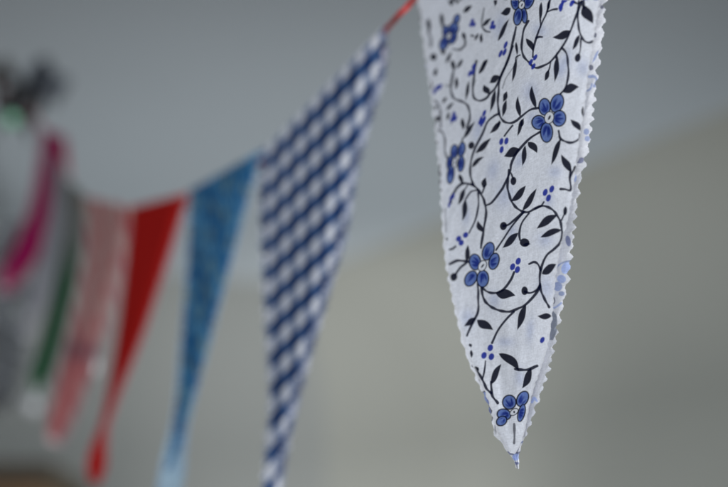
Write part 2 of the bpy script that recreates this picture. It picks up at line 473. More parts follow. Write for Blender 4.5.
    p.flower(454.6, 162.8, [(454.2, 151.6, 3.1, 6.4, .1), (461.6, 149.5, 3, 6.6, .2), (449.8, 163, 2.6, 6.4, .1), (461, 163.8, 2.8, 7.2, .1), (450.6, 174.5, 3, 8.4, .12)], (2.4, 5, .1))
    p.flower(482.4, 265.8, [(475, 262, 5.1, 7.2, -.1), (488.2, 251.2, 4.9, 8.4, .35), (494, 261.3, 4.4, 7.6, .28), (470.8, 278.6, 5, 7.4, .5), (482.8, 278.8, 5.2, 7.6, .05)], (3.8, 5.6, .45))
    p.flower(514, 412, [(509.3, 402.2, 6, 6.4, .1), (522.6, 398.8, 4.8, 7.4, .5), (504, 414.5, 6.2, 5, .2), (501.6, 421, 5, 4, -.6), (521.5, 413, 3, 8, .25)], (4.6, 2.8, -.6))
    p.ink()
    p.soften(3)
    return p


def back_print():
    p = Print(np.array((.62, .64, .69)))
    l, f, o = p.line, p.leaf, p.oval
    pale = np.array((.20, .27, .50))
    dk = np.array((.03, .04, .10))
    o(602, 7, 2, 2, 0, dk); o(595, 35, 1.6, 2.6, 0, dk); f(598.7, 50, 592, 63, 2.6, 0, pale); o(591, 67.6, 2.4, 2.8, 0, dk)
    l((589, 76.5), (595, 77), (596.6, 81), (594, 86), w=2, col=pale); l((592, 84), (590, 89), (585, 91.6), w=1.6, col=pale)
    o(586.4, 131.7, 2.8, 3.2, 0, pale); o(587.4, 138.6, 2.8, 2.8, 0, pale); o(583, 112, 1.6, 4.5, 0, dk)
    f(584, 158, 577, 163, 5, 0, dk * 2); o(574.6, 178, 2, 4, 0, pale * 1.5); o(565.5, 211, 2.2, 4.4, 0, dk); o(568.2, 241, 2.6, 5.6, -.2, dk * 3)
    l((556, 268), (559, 265), (564.6, 262), (571, 261), w=1.2, col=pale)
    o(566, 268, 4.5, 6, .4, pale * 1.7); o(561.5, 279, 4.5, 4, .4, pale * 1.3); o(557.8, 286.5, 4.4, 4.6, 0, pale); o(561.5, 293.6, 3, 2.4, 0, pale * .8)
    o(553.4, 300.5, 1.8, 3.6, 0, dk); l((549, 310), (556, 307), (561, 303), w=1.6, col=pale * 1.2)
    l((551.5, 313), (554.6, 323), (551, 337), w=4.4, col=np.array((.10, .13, .19))); l((537, 401), (534, 398), (532, 402), w=1.6, col=pale * 1.6)
    l((523, 441.5), (518.5, 444), (517, 450), w=1.6, col=pale); l((507, 453), (513, 453.6), (519, 453.4), w=2.2, col=dk * 2)
    o(516, 457, 3.6, 3.4, 0, pale * 1.6); l((512, 464), (518, 463.4), w=2, col=dk * 3)
    p.soften(3)
    return p


# ------------------------------------------------------------------ pennants
def tri(x):
    return 1 - 2 * np.abs((x % 1) - .5) * 2       # -1..1


def resample(poly, v):
    """poly [(px,py)...] -> positions at fractions v of its height"""
    P = catmull(np.array(poly, float), 10)
    d = np.r_[0, np.cumsum(np.hypot(*np.diff(P, axis=0).T))]
    d /= d[-1]
    return np.interp(v, d, P[:, 0]), np.interp(v, d, P[:, 1])


def smooth_noise(seed, n=5, fu=(1, 3), fv=(1, 5)):
    r = np.random.default_rng(seed)
    terms = [(r.uniform(*fu), r.uniform(*fv), r.uniform(0, 6.3), r.uniform(.4, 1)) for _ in range(n)]

    def fn(u, v):
        s = 0
        for a, b, ph, am in terms:
            s = s + am * np.sin(6.283 * (a * u + b * v) + ph)
        return s / n
    return fn


def panel(left, right, depth, rows, cols, zig=(.0045, .0018, 0.), noise=None, amp=.002, vpow=1., topzig=True, zar=None):
    """sheet of cloth between two traced edges; depth(px,py,u,v) in metres. Returns rest px/py and 3-D points"""
    v = np.linspace(0, 1, rows) ** vpow
    lx, ly = resample(left, v)
    rx, ry = resample(right, v)
    u = np.linspace(0, 1, cols)
    U, V = np.meshgrid(u, v)
    dl, dr = depth(lx, ly, 0 * v, v), depth(rx, ry, 0 * v + 1, v)
    period, za, ph = zig
    sl = np.r_[0, np.cumsum(np.hypot(np.diff(lx), np.diff(ly)))] * dl / F
    sr = np.r_[0, np.cumsum(np.hypot(np.diff(rx), np.diff(ry)))] * dr / F
    wave = lambda x, k: (.8 * np.sin(6.283 * x) + .3 * np.sin(6.283 * x * .63 + k)) * (.75 + .35 * np.sin(x * 2.3 + k) * np.sin(x * .91 + 2 * k)) + .10 * np.sin(x * 23 + k) + .07 * np.sin(x * 57)
    fade = np.clip((1 - v) * 14, 0, 1)
    zl = wave(sl / period + ph + .3 * np.sin(sl / period * .7), ph * 9) * za * F / dl * fade
    zr = wave(sr / period + ph + .4 + .35 * np.sin(sr / period * .6 + 1), ph * 5 + 2) * (zar or za) * F / dr * fade
    near = lambda q: np.clip(1 - q / .07, 0, 1) ** 2
    PX = lx[:, None] * (1 - U) + rx[:, None] * U - zl[:, None] * near(U) + zr[:, None] * near(1 - U)
    PY = ly[:, None] * (1 - U) + ry[:, None] * U
    if topzig:
        w_top = math.hypot(rx[0] - lx[0], ry[0] - ly[0]) * dl[0] / F
        PY = PY - tri(U * w_top / period * 1.5) * za * F / dl[0] * np.clip(1 - V * 60, 0, 1)
    D = depth(PX, PY, U, V)
    if noise is not None:
        D = D + amp * noise(U, V) * np.clip(V * 6 + .1, 0, 1)
    return PX, PY, U, V, at(PX, PY, D)


GROUP = 'fabric pennants hanging from the cord'


def pennant(name_label, cat_group, front, back, fm, bm, base, front_col, back_col):
    root = empty('pennant', base, name_label, 'pennant', GROUP)
    fo = link_mesh('front_panel', grid_mesh('front_panel', front, front_col), fm, root)
    bo = link_mesh('back_panel', grid_mesh('back_panel', back, back_col, flip=True), bm, root)
    return root


M_cotton = cloth_mat('printed_cotton', .07, .30, (.86, .86, .88))
M_backlayer = cloth_mat('printed_cotton_reverse', .10, .15, (.9, .9, .92))
M_ging = cloth_mat('gingham_cotton', .18, .30, (.72, .75, .82))
M_plain = cloth_mat('dyed_cotton', .20, .5, (.75, .76, .8))

M_thread = plain_mat('cotton_thread', (.74, .75, .78), .9, spec=.1)


# --- the sharp, nearest pennant
def floral():
    L = [(417, -14), (419, 0), (426, 55), (434, 112), (440, 165), (443, 210), (446, 255), (452, 290), (459, 320), (467, 350),
         (477, 375), (486, 395), (491, 410), (495, 426), (500, 437), (506, 447), (510, 453)]
    R = [(628, -250), (612, -100), (600, -5), (595, 30), (588, 75), (584, 112), (578, 150), (573, 190), (567, 222), (560, 250), (555, 285),
         (552, 318), (548, 345), (541, 368), (534, 388), (529, 408), (525, 430), (520, 445), (515, 454)]

    def dep(px, py, u, v):
        q = 14 * np.logaddexp(0, (520 - px) / 14) * .5 * (1 - py / 330 + np.sqrt((1 - py / 330) ** 2 + .02))
        right = np.clip((px - (592 - .13 * np.clip(py, 0, 400))) / 14, 0, 1.5)
        return .618 + .0005 * (560 - px) + .00095 * q - .00006 * np.clip(-py, 0, None) + .004 * right ** 2
    nz1 = smooth_noise(3, 6, (-2.2, 2.2), (.6, 3))
    nz2 = smooth_noise(11, 8, (-6, 6), (2, 9))
    nz3 = smooth_noise(77, 16, (-5, 9), (3, 26))
    nz4 = smooth_noise(78, 14, (-12, 18), (8, 52))
    nz = lambda u, v: (nz1(u, v) + .32 * nz2(u, v)) * np.clip((1 - v) * 7, .04, 1) + (1.25 * nz3(u, v) + .45 * nz4(u, v)) * (1.1 - .5 * u) * np.clip(1 - v, 0, 1)
    PX, PY, U, V, P = panel(L, R, dep, 1500, 400, (.0036, .00042, .2), nz, .0034, zar=.0003)
    pr = floral_print()
    out = PY < 0
    sx = np.where(out, 410 + (PX - 410) * .85 + 4, PX)
    sy = np.where(out, np.abs(PY) * .95 + 2 + .0 * PX, PY)
    colf = pr.sample(sx, sy)
    # raw cut edge of the cotton: bare white threads at the very rim
    edge = np.minimum(U, 1 - U) * (PX[:, -1:] - PX[:, :1])
    rim = np.clip(1 - edge / 1.6, 0, 1)[..., None] * .8
    colf = colf * (1 - rim) + np.array((.82, .82, .86)) * rim

    LB = [(417, -12), (418, 0), (425, 55), (433, 112), (438.5, 165), (441.5, 210), (444.5, 255), (450.5, 290), (457, 320), (464.5, 350),
          (475.5, 378), (485, 398), (491, 415), (494, 432), (503, 446), (510, 455), (515, 463), (516, 468)]
    RB = [(638, -246), (622, -100), (606, -5), (603.5, 30), (597, 75), (593, 112), (588, 150), (580.5, 180), (575.5, 215), (572.5, 245), (567.5, 282),
          (560, 318), (553.5, 350), (548, 372), (542, 390), (535, 410), (528, 430), (523, 442), (519, 455), (519, 463), (519, 469)]

    def depb(px, py, u, v):
        base = dep(px, py, u, v) + .0032 + .0026 * np.sin(np.pi * u)
        lift = np.clip((u - .72) / .28, 0, 1)
        return base + .013 * lift ** 1.5 * np.clip(1.25 - v, .25, 1)
    PX, PY, U, V, PB = panel(LB, RB, depb, 1300, 330, (.0050, .0006, .65), nz, .0034, zar=.00105)
    bp = back_print()
    mir = pr.sample(np.clip(1010 - PX, 411, 604), np.abs(PY))
    strip = np.clip((U - .70) / .04, 0, 1)[..., None]
    strip = np.maximum(strip, np.clip((PY - 430) / 6, 0, 1)[..., None])
    colb = bp.sample(PX, np.abs(PY)) * strip + mir * (1 - strip)
    pn = pennant('nearest pennant, white cotton printed with blue flowers and dark curling vines', GROUP, P, PB, M_cotton, M_backlayer,
                   vec(470, -130, .66), colf, colb)
    fr_ = np.random.default_rng(99)
    for nm, Q, n_, r0 in (('front_panel', P, 330, 400), ('back_panel', PB, 420, 350)):
        V, Fc = [], []
        for _ in range(n_):
            i = int(fr_.integers(r0, Q.shape[0] - 4)); right = fr_.random() < .55
            j = Q.shape[1] - 1 if right else 0
            p0 = Q[i, j]; inn = Q[i, j - 3 if right else 3]
            out_d = (p0 - inn); out_d /= np.linalg.norm(out_d) + 1e-9
            drop = np.array((0, fr_.normal() * .3, fr_.normal() * .55 - .25))
            ln = abs(fr_.normal()) * .0009 + .0004
            pts = [p0 - out_d * .0006, p0 + out_d * ln * .5 + drop * ln * .25, p0 + out_d * ln + drop * ln * .9]
            tube_data([Vector(q) for q in catmull(pts, 3)], .00005, 4, verts=V, faces=Fc)
        host = [c for c in pn.children if c.name.startswith(nm)][0]
        fo_ = link_mesh('frayed_threads', raw_mesh('frayed_threads', V, Fc), M_thread)
        fo_.parent = host
        fo_.matrix_parent_inverse = Matrix.Translation(-Vector(pn.location))
        fo_['kind'] = 'stuff'
    return pn


floral()


# --- generic receding pennants
def simple_pennant(label, L, R, dTL, dTR, dTip, colour_fn, fm, bm, backoff=(-2, 5), tipx=0, tipy=6, rows=300, cols=110, zig=(.0050, .0017, .1),
                   seed=1, amp=.004, back_lift=.02, backL=None, backR=None):
    def dep(px, py, u, v):
        top = dTL * (1 - u) + dTR * u
        return top * (1 - v) + dTip * v
    nz1 = smooth_noise(seed, 4, (-1.5, 1.5), (.5, 2.2))
    nz2 = smooth_noise(seed + 50, 6, (-4, 4), (2, 6))
    nz = lambda u, v: nz1(u, v) + .25 * nz2(u, v)
    PX, PY, U, V, P = panel(L, R, dep, rows, cols, zig, nz, amp)
    LB = backL or [(x + backoff[0] * min(1, i / 2), y + tipy * (i / (len(L) - 1)) ** 3) for i, (x, y) in enumerate(L)]
    RB = backR or [(x + backoff[1] * min(1, i / 1), y + tipy * (i / (len(R) - 1)) ** 3) for i, (x, y) in enumerate(R)]

    def depb(px, py, u, v):
        return dep(px, py, u, v) + .009 + back_lift * np.clip((u - .6) / .4, 0, 1) ** 1.5 * np.clip(1.1 - v, .1, 1)
    BX, BY, BU, BV, PB = panel(LB, RB, depb, rows, cols, (zig[0], zig[1], .6), nz, amp)
    TL, TR = np.array(L[0], float), np.array(R[0], float)

    def cloth(px, py, u, v):
        # a: metres along the top edge; b: metres below it
        a = (px - TL[0]) / (TR[0] - TL[0])
        line = TL[1] + (TR[1] - TL[1]) * a
        d = dep(px, py, np.clip(a, 0, 1), v)
        return a, (py - line) * d / F
    a, b = cloth(PX, PY, U, V); ab, bb = cloth(BX, BY, BU, BV)
    mid = vec((L[0][0] + R[0][0]) / 2, (L[0][1] + R[0][1]) / 2, (dTL + dTR) / 2)
    return pennant(label, GROUP, P, PB, fm, bm, mid, colour_fn(a, b, U, V, PX, PY), colour_fn(ab + .07, bb + .004, BU, BV, BX, BY))


def sst(x, w):
    return np.clip(x / w + .5, 0, 1)


def gingham_colour(a, b, u, v, px, py):
    per = .0176
    wid = .165
    ca = np.sin(2 * np.pi * (a * wid / .0200 + .3))
    cb = np.sin(2 * np.pi * (b / per + .62))
    sa, sb = sst(ca, .2), sst(cb, .25)
    white = np.array((.80, .82, .88)); mid = np.array((.065, .135, .31)); dark = np.array((.008, .024, .10))
    s = (.72 * sa + 1.15 * sb).clip(0, 2)[..., None]
    c = np.where(s < 1, white * (1 - s) + mid * s, mid * (2 - s) + dark * (s - 1))
    return c


simple_pennant('blue and white gingham check pennant, second nearest, beside the blue flowered one',
               [(264, 150), (261, 200), (264, 270), (268, 340), (271, 400), (267, 450), (263, 500)],
               [(387, 24), (379, 70), (366, 115), (351, 170), (341, 230), (325, 285), (309, 340), (294, 392), (283, 440), (276, 480), (268, 505)],
               1.0, .835, .90, gingham_colour, M_ging, M_ging, (-2, 7), seed=5, rows=700, cols=260, amp=.004, back_lift=.018)


def blue_colour(a, b, u, v, px, py):
    x, y = a * .165, b
    base = np.array((.032, .16, .36)); pale = np.array((.12, .32, .50)); ol = np.array((.19, .26, .19)); dk = np.array((.012, .055, .16))
    n1 = np.sin(x * 300 + np.sin(y * 160) * 2) * np.sin(y * 240 + np.sin(x * 210) * 2)
    n2 = np.sin(x * 170 + 1.7 + 1.5 * np.sin(y * 120)) * np.sin(y * 150 + 2.2 + np.sin(x * 90))
    c = base + (pale - base) * sst(n1 - .3, .3)[..., None]
    c = c + (ol - c) * (sst(n2 - .5, .2) * .65)[..., None]
    c = c + (dk - c) * (sst(-n1 - .6, .2) * .7)[..., None]
    return c


simple_pennant('mid blue flecked pennant with a pale tip, between the gingham and the red one',
               [(190, 190), (189, 240), (185, 300), (181, 350), (178, 390), (174, 425), (169, 455), (165, 470)],
               [(263, 149), (249, 192), (236, 240), (221, 295), (208, 345), (197, 385), (187, 420), (178, 450), (168, 471)],
               1.18, 1.02, 1.08, blue_colour, M_plain, cloth_mat('blue_cotton_reverse', .35, .62, (.62, .80, .92)), seed=8, rows=340, cols=130, back_lift=.02,
               backoff=(-1, 2), backL=[(190, 191), (188, 240), (184, 300), (179, 350), (176, 390), (171, 425), (162, 460), (156, 490), (152, 515)],
               backR=[(264, 149), (251, 192), (238, 240), (223, 295), (210, 345), (199, 385), (190, 420), (186, 450), (184, 480), (172, 516)])


def red_colour(a, b, u, v, px, py):
    c = np.ones(a.shape + (3,)) * np.array((.50, .016, .013))
    n = np.sin(a * 40 + b * 90) * np.sin(b * 130 - a * 20)
    return c * (1 + .08 * n)[..., None]


simple_pennant('plain deep red pennant narrowing to a bright red tip',
               [(131, 207), (127, 250), (120, 310), (113, 360), (106, 400), (100, 425), (92, 445), (87, 465), (90, 482)],
               [(188, 193), (173, 240), (157, 290), (142, 335), (128, 370), (115, 402), (107, 425), (105, 445), (105, 465), (99, 483)],
               1.35, 1.19, 1.27, red_colour, M_plain, M_plain, (-1, 3), seed=13, rows=240, cols=90, amp=.006, back_lift=.015, tipy=1)


def pink_colour(a, b, u, v, px, py):
    x, y = a * .15, b
    c = np.ones(a.shape + (3,)) * np.array((.50, .20, .215))
    red = np.array((.48, .05, .07)); cream = np.array((.68, .54, .48)); plum = np.array((.16, .08, .12))
    n = np.sin(x * 150 + 1.2 + np.sin(y * 70)) * np.sin(y * 115 + .6)
    m = np.sin(x * 90 - y * 120 + 2.)
    c = c + (red - c) * (sst(n - .05, .5) * .75)[..., None]
    c = c + (cream - c) * (sst(m - .0, .5) * .85)[..., None]
    low = np.clip((v - .45) / .2, 0, 1)
    c = c + (red - c) * (low * .5)[..., None]
    c = c + (plum - c) * (np.exp(-((y - .150) / .010) ** 2) * .6)[..., None]
    return c


simple_pennant('pink and red patterned pennant overlapping the left edge of the plain red one',
               [(86, 197), (86, 240), (79, 290), (67, 340), (57, 385), (49, 420), (48, 436)],
               [(132, 207), (124, 250), (112, 300), (98, 345), (84, 385), (70, 420), (57, 440)],
               1.51, 1.36, 1.44, pink_colour, M_plain, M_plain, (-1, 4), seed=17, rows=240, cols=90, amp=.007, back_lift=.015)


def green_colour(a, b, u, v, px, py):
    x, y = a * .14, b
    grn = np.array((.006, .10, .03)); wh = np.array((.40, .42, .40)); dk = np.array((.05, .055, .04))
    c = np.ones(a.shape + (3,)) * wh
    n = np.sin(x * 260 + np.sin(y * 90) * 2) * np.sin(y * 170 + 1)
    c = c + (dk - c) * (sst(n, .5) * .8)[..., None]
    low = np.clip((v - .22) / .25, 0, 1)[..., None]
    g2 = grn * (1 + .5 * n[..., None])
    return c * (1 - low) + g2 * low


simple_pennant('dark green pennant with a grey mottled top, next beyond the pink one',
               [(64, 176), (64, 230), (54, 290), (42, 340), (31, 372), (32, 388)],
               [(88, 197), (83, 245), (71, 295), (60, 340), (48, 375), (37, 390)],
               1.68, 1.53, 1.60, green_colour, M_plain, M_plain, (-1, 2), seed=23, rows=200, cols=70, amp=.008, back_lift=.01)


def white_colour(a, b, u, v, px, py):
    x, y = a * .14, b
    c = np.ones(a.shape + (3,)) * np.array((.52, .52, .56))
    n = np.sin(x * 200 + 2) * np.sin(y * 130)
    return c + (np.array((.16, .15, .20)) - c) * (sst(n - .2, .4) * .6)[..., None]


simple_pennant('pale grey and white pennant partly behind the green one',
               [(53, 148), (52, 200), (42, 250), (30, 300), (22, 330)],
               [(70, 180), (70, 225), (60, 262), (44, 305), (26, 332)],
               1.86, 1.72, 1.80, white_colour, M_plain, M_plain, (-1, 2), seed=29, rows=160, cols=60, amp=.008, back_lift=.01)


def magenta_colour(a, b, u, v, px, py):
    c = np.ones(a.shape + (3,)) * np.array((.30, .008, .085))
    n = np.sin(a * 30 + b * 70)
    return c * 1.5 * (1 + .15 * n)[..., None]


simple_pennant('narrow magenta pennant, the farthest along the cord, leaning left',
               [(43, 128), (38, 165), (31, 205), (17, 240), (3, 268), (-2, 284)],
               [(66, 138), (67, 170), (59, 208), (46, 240), (29, 268), (8, 288)],
               2.02, 1.90, 1.97, magenta_colour, M_plain, M_plain, (-1, 2), seed=31, rows=160, cols=60, amp=.008, back_lift=.01)

# ------------------------------------------------------------------ the red cord
cord_pts = [(-30, 86, 2.35), (5, 92, 2.22), (24, 99, 2.14), (44, 130, 2.03), (62, 142, 1.9), (70, 183, 1.72), (86, 200, 1.53), (110, 209, 1.44), (132, 210, 1.366),
            (160, 205, 1.27), (188, 197, 1.196), (225, 176, 1.1), (263, 153, 1.024), (325, 93, .922), (360, 57, .872), (382, 29, .846), (398, 12, .80), (417, -8, .79), (470, -66, .722),
            (540, -150, .66), (628, -244, .612), (690, -320, .58), (760, -420, .54)]
ctl = [at(*c) + np.array((0, .0045 if c[2] > .83 else .002, -.0035 if c[2] > .85 else -.0015)) for c in cord_pts]
ctl = [np.array((-1.15, 3.0, 2.56)), np.array((-.86, 2.55, 2.12))] + ctl + [np.array((.38, .52, 2.56))]
path = catmull(ctl, 14)
v_, f_ = tube_data([Vector(p) for p in path], .0014, 14, .55, .10)
cord = link_mesh('cord', raw_mesh('cord', v_, f_), plain_mat('red_cord', (.55, .018, .012), .6, noise=(700, .3), bump=.0004))
cord['label'] = 'thin red cord running through the tops of all the pennants'
cord['category'] = 'cord'


# ------------------------------------------------------------------ blurred things at the far end
def blob_mesh(c, r, sq=(1, 1, 1), seed=0, rough=.1, n=24, m=16):
    rr = np.random.default_rng(seed)
    t = [(rr.normal(size=3) * 2.2, rr.uniform(0, 6)) for _ in range(6)]
    V, Fc = [], []
    for i in range(m + 1):
        th = math.pi * i / m
        for k in range(n):
            ph = 2 * math.pi * k / n
            d = np.array((math.sin(th) * math.cos(ph), math.sin(th) * math.sin(ph), math.cos(th)))
            s = 1 + rough * sum(math.sin(float(d @ w) + p) for w, p in t) / 2
            V.append(tuple(np.array(c) + d * r * s * np.array(sq)))
    for i in range(m):
        for k in range(n):
            a, b = i * n + k, i * n + (k + 1) % n
            Fc.append((a, b, b + n, a + n)[::-1])
    return V, Fc


# dark bow knotted at the far end with a green ball added to stand in for a glint
bow = empty('bow', vec(26, 96, 2.14), 'dark grey ribbon bow knotted where the cord ends at far left', 'bow')
M_dark = plain_mat('dark_ribbon', (.018, .018, .020), .55, noise=(60, .4))
M_slate = plain_mat('slate_ribbon', (.12, .14, .17), .5, noise=(60, .3))
kv, kf = blob_mesh(vec(24, 101, 2.13), .026, (.9, .7, 1.35), 2, .18)
link_mesh('knot', raw_mesh('knot', kv, kf), M_dark, bow)


def ribbon(points, width, d, up=(0, 0, 1)):
    P = catmull([np.array(vec(x, y, d + dz)) for x, y, dz in points], 8)
    up = Vector(up)
    V, Fc = [], []
    for i, p in enumerate(P):
        w = width * (.45 + .55 * math.sin(math.pi * min(1, max(0, i / (len(P) - 1)))))
        dirn = Vector((.25 * math.sin(i * .5), 1, .35 * math.cos(i * .4))).normalized()
        V += [Vector(p) + dirn * w / 2 + Vector((0, 0, .0006)), Vector(p) - dirn * w / 2 + Vector((0, 0, .0006)),
              Vector(p) - dirn * w / 2 - Vector((0, 0, .0006)), Vector(p) + dirn * w / 2 - Vector((0, 0, .0006))]
    for i in range(len(P) - 1):
        for k in range(4):
            a, b = i * 4 + k, i * 4 + (k + 1) % 4
            Fc.append((a, b, b + 4, a + 4))
    return raw_mesh('ribbon', V, Fc)


link_mesh('loop', ribbon([(26, 94, 0), (10, 70, .01), (-8, 78, .0), (-2, 100, -.01), (24, 98, 0)], .06, 2.13), plain_mat('brown_ribbon', (.05, .042, .038), .6, noise=(60, .4)), bow)
link_mesh('loop', ribbon([(26, 92, 0), (42, 72, .01), (60, 78, .0), (54, 96, -.01), (28, 96, 0)], .075, 2.13), M_slate, bow)
link_mesh('tail', ribbon([(26, 98, 0), (30, 112, .01), (26, 128, 0), (32, 140, .0)], .03, 2.13), M_dark, bow)
link_mesh('tail', ribbon([(24, 98, 0), (14, 108, .01), (2, 120, 0), (-6, 136, .0)], .03, 2.14), M_dark, bow)

bv, bf = blob_mesh(vec(11, 120, 2.04), .0095, (1, 1, 1), 3, 0., 32, 20)
glint_ball = link_mesh('glint_ball', raw_mesh('glint_ball', bv, bf), plain_mat('glint_green', (.34, .80, .52), .12, spec=.8))
glint_ball['label'] = 'small round green ball, added to stand in for a glint, under the dark bow'
glint_ball['category'] = 'glint_ball'
v2, f2 = tube_data([vec(11, 115, 2.04), vec(18, 104, 2.10)], .0003, 6)
link_mesh('thread', raw_mesh('thread', v2, f2), M_dark, glint_ball)

# crumpled silver foil at the left edge
fr = np.random.default_rng(21)
rows_, cols_ = 46, 22
FX = np.zeros((rows_, cols_)); FY = FX.copy(); FD = FX.copy()
for i in range(rows_):
    for j in range(cols_):
        t, s = i / (rows_ - 1), j / (cols_ - 1)
        half = 34 * (.35 + .65 * math.sin(math.pi * min(1, .18 + t * .8))) * (1 + .12 * fr.normal())
        FX[i, j] = 4 - t * 6 + (s - .5) * 2 * half + fr.normal() * 1.4
        FY[i, j] = 222 + t * 190 + fr.normal() * 2.2
        FD[i, j] = 2.30 + .05 * math.cos((s - .5) * 3) + fr.normal() * .017
foil_me = grid_mesh('foil', at(FX, FY, FD))
foil_me.polygons.foreach_set('use_smooth', [False] * len(foil_me.polygons))
foil = link_mesh('foil_streamer', foil_me, plain_mat('silver_foil', (.74, .76, .78), .42, .7, noise=(40, .15)))
sol = foil.modifiers.new('thickness', 'SOLIDIFY'); sol.thickness = .0006
foil['label'] = 'crumpled silver foil streamer at the left edge below the magenta pennant'
foil['category'] = 'streamer'
# thread the foil hangs from
v_, f_ = tube_data([vec(-22, 88, 2.33), vec(-12, 150, 2.31), vec(0, 226, 2.30)], .0007, 8)
th = link_mesh('thread', raw_mesh('thread', v_, f_), M_dark)
th['label'] = 'fine dark thread holding the silver foil at far left'
th['category'] = 'thread'

M_glint = plain_mat('pale_glint', (.80, .82, .84), .35, noise=(120, .08))  # pale colour for the added shapes that stand in for blurred glints
for (px, py, d, r, sq, sd, lab, up_) in [
        (32, 406, 2.25, .0115, (1.05, 1, 1), 5, 'added ball standing in for a round pale glint below the tip of the dark green pennant', (27, 104, 2.12)),
        (95, 364, 1.45, .0042, (.8, .9, 2.6), 6, 'added sliver standing in for a slim pale glint between the pink and the red pennants', (97, 206, 1.49)),
        (20, 312, 2.21, .008, (1, 1, .95), 7, 'added ball standing in for a dull silver glint in front of the crumpled foil', (6, 93, 2.22))]:
    bv, bf = blob_mesh(vec(px, py, d), r, sq, sd, .05, 28, 18)
    root = empty('glint_shape', vec(px, py, d), lab, 'glint_shape', 'added shapes standing in for pale glints among the far pennants')
    link_mesh('glint_body', raw_mesh('glint_body', bv, bf), M_glint if sd != 7 else plain_mat('dull_silver', (.42, .45, .43), .4, .2), root)
    v2, f2 = tube_data([vec(px, py, d) + Vector((0, 0, r * sq[2] * .95)), vec(px, py, d) + Vector((0, 0, r * sq[2] + .009))], .0022, 10)
    link_mesh('cap', raw_mesh('cap', v2, f2), M_slate, root)
    v2, f2 = tube_data([vec(px, py, d) + Vector((0, 0, r * sq[2])), vec(*up_)], .0003, 6)
    link_mesh('thread', raw_mesh('thread', v2, f2), M_slate, root)


# wooden furniture top at bottom left
def box(verts, faces, x0, x1, y0, y1, z0, z1, bev=.004):
    b = len(verts)
    # chamfered box
    for (zz, e) in ((z0, bev), (z0 + bev, 0), (z1 - bev, 0), (z1, bev)):
        verts += [Vector((x0 + e, y0 + e, zz)), Vector((x1 - e, y0 + e, zz)), Vector((x1 - e, y1 - e, zz)), Vector((x0 + e, y1 - e, zz))]
    faces.append((b + 3, b + 2, b + 1, b))
    for r in range(3):
        for k in range(4):
            a, c = b + r * 4 + k, b + r * 4 + (k + 1) % 4
            faces.append((a, c, c + 4, a + 4))
    faces.append((b + 12, b + 13, b + 14, b + 15))


def wood_mat(name, a, b):
    m, nt, out = new_mat(name)
    N, L = nt.nodes, nt.links
    tc = N.new('ShaderNodeTexCoord')
    mp = N.new('ShaderNodeMapping'); mp.inputs['Scale'].default_value = (2, 2, 14)
    wv = N.new('ShaderNodeTexNoise'); wv.inputs['Scale'].default_value = 6; wv.inputs['Detail'].default_value = 6
    L.new(tc.outputs['Object'], mp.inputs[0]); L.new(mp.outputs[0], wv.inputs['Vector'])
    cr = N.new('ShaderNodeMix'); cr.data_type = 'RGBA'
    cr.inputs[6].default_value = (*a, 1); cr.inputs[7].default_value = (*b, 1)
    L.new(wv.outputs['Fac'], cr.inputs[0])
    pb = N.new('ShaderNodeBsdfPrincipled'); pb.inputs['Roughness'].default_value = .45
    L.new(cr.outputs[2], pb.inputs['Base Color']); L.new(pb.outputs[0], out.inputs['Surface'])
    return m


tp = vec(8, 468, 2.9)
cab = empty('cabinet', (tp.x, tp.y + .1, 0), 'brown wooden cabinet, only its top corner showing at bottom left', 'cabinet')
xr = tp.x + .06
M_wood = wood_mat('honey_wood', (.28, .15, .055), (.20, .10, .035))
M_wood2 = wood_mat('dark_wood', (.09, .07, .04), (.06, .045, .03))
V, Fc = [], []
box(V, Fc, xr - .9, xr, tp.y, tp.y + .4, .10, tp.z - .03)
link_mesh('body', raw_mesh('body', V, Fc, False), M_wood, cab)
V, Fc = [], []
box(V, Fc, xr - .92, xr + .03, tp.y - .02, tp.y + .42, tp.z - .03 + .002, tp.z + .012)
link_mesh('top_board', raw_mesh('top_board', V, Fc, False), M_wood2, cab)
for k in range(2):
    V, Fc = [], []
    box(V, Fc, xr - .89 + k * .44, xr - .46 + k * .44, tp.y - .018, tp.y - .002, .16, tp.z - .06)
    dr = link_mesh('door', raw_mesh('door', V, Fc, False), M_wood, cab)
    V, Fc = [], []
    box(V, Fc, xr - .49 + k * .09 - .01, xr - .49 + k * .09 + .01, tp.y - .04, tp.y - .018, 1.0, 1.1)
    link_mesh('handle', raw_mesh('handle', V, Fc, False), M_slate, dr).matrix_parent_inverse = Matrix.Identity(4)
for sx in (xr - .86, xr - .06):
    for sy in (tp.y + .03, tp.y + .35):
        V, Fc = [], []
        box(V, Fc, sx, sx + .05, sy, sy + .05, 0.002, .10 - .002)
        link_mesh('leg', raw_mesh('leg', V, Fc, False), M_wood, cab)

# ------------------------------------------------------------------ the room corner behind
HC = 2.55                                              # ceiling height


def on_ceiling(px, py):
    o = np.array(CM[:3, 3]); d = at(px, py, 1.0) - o
    return o + d * (HC - o[2]) / d[2]


pc = on_ceiling(345, 322); pr_ = on_ceiling(728, 196); pl_ = on_ceiling(0, 296)
dr_ = (pr_ - pc)[:2]; dr_ /= np.linalg.norm(dr_)
dl_ = (pl_ - pc)[:2]; dl_ /= np.linalg.norm(dl_)
print('corner', pc, 'right', dr_, 'left', dl_)


def plaster(name, col, rough=.9):
    return plain_mat(name, col, rough, noise=(1.3, .05), spec=.2)


c2 = pc[:2]


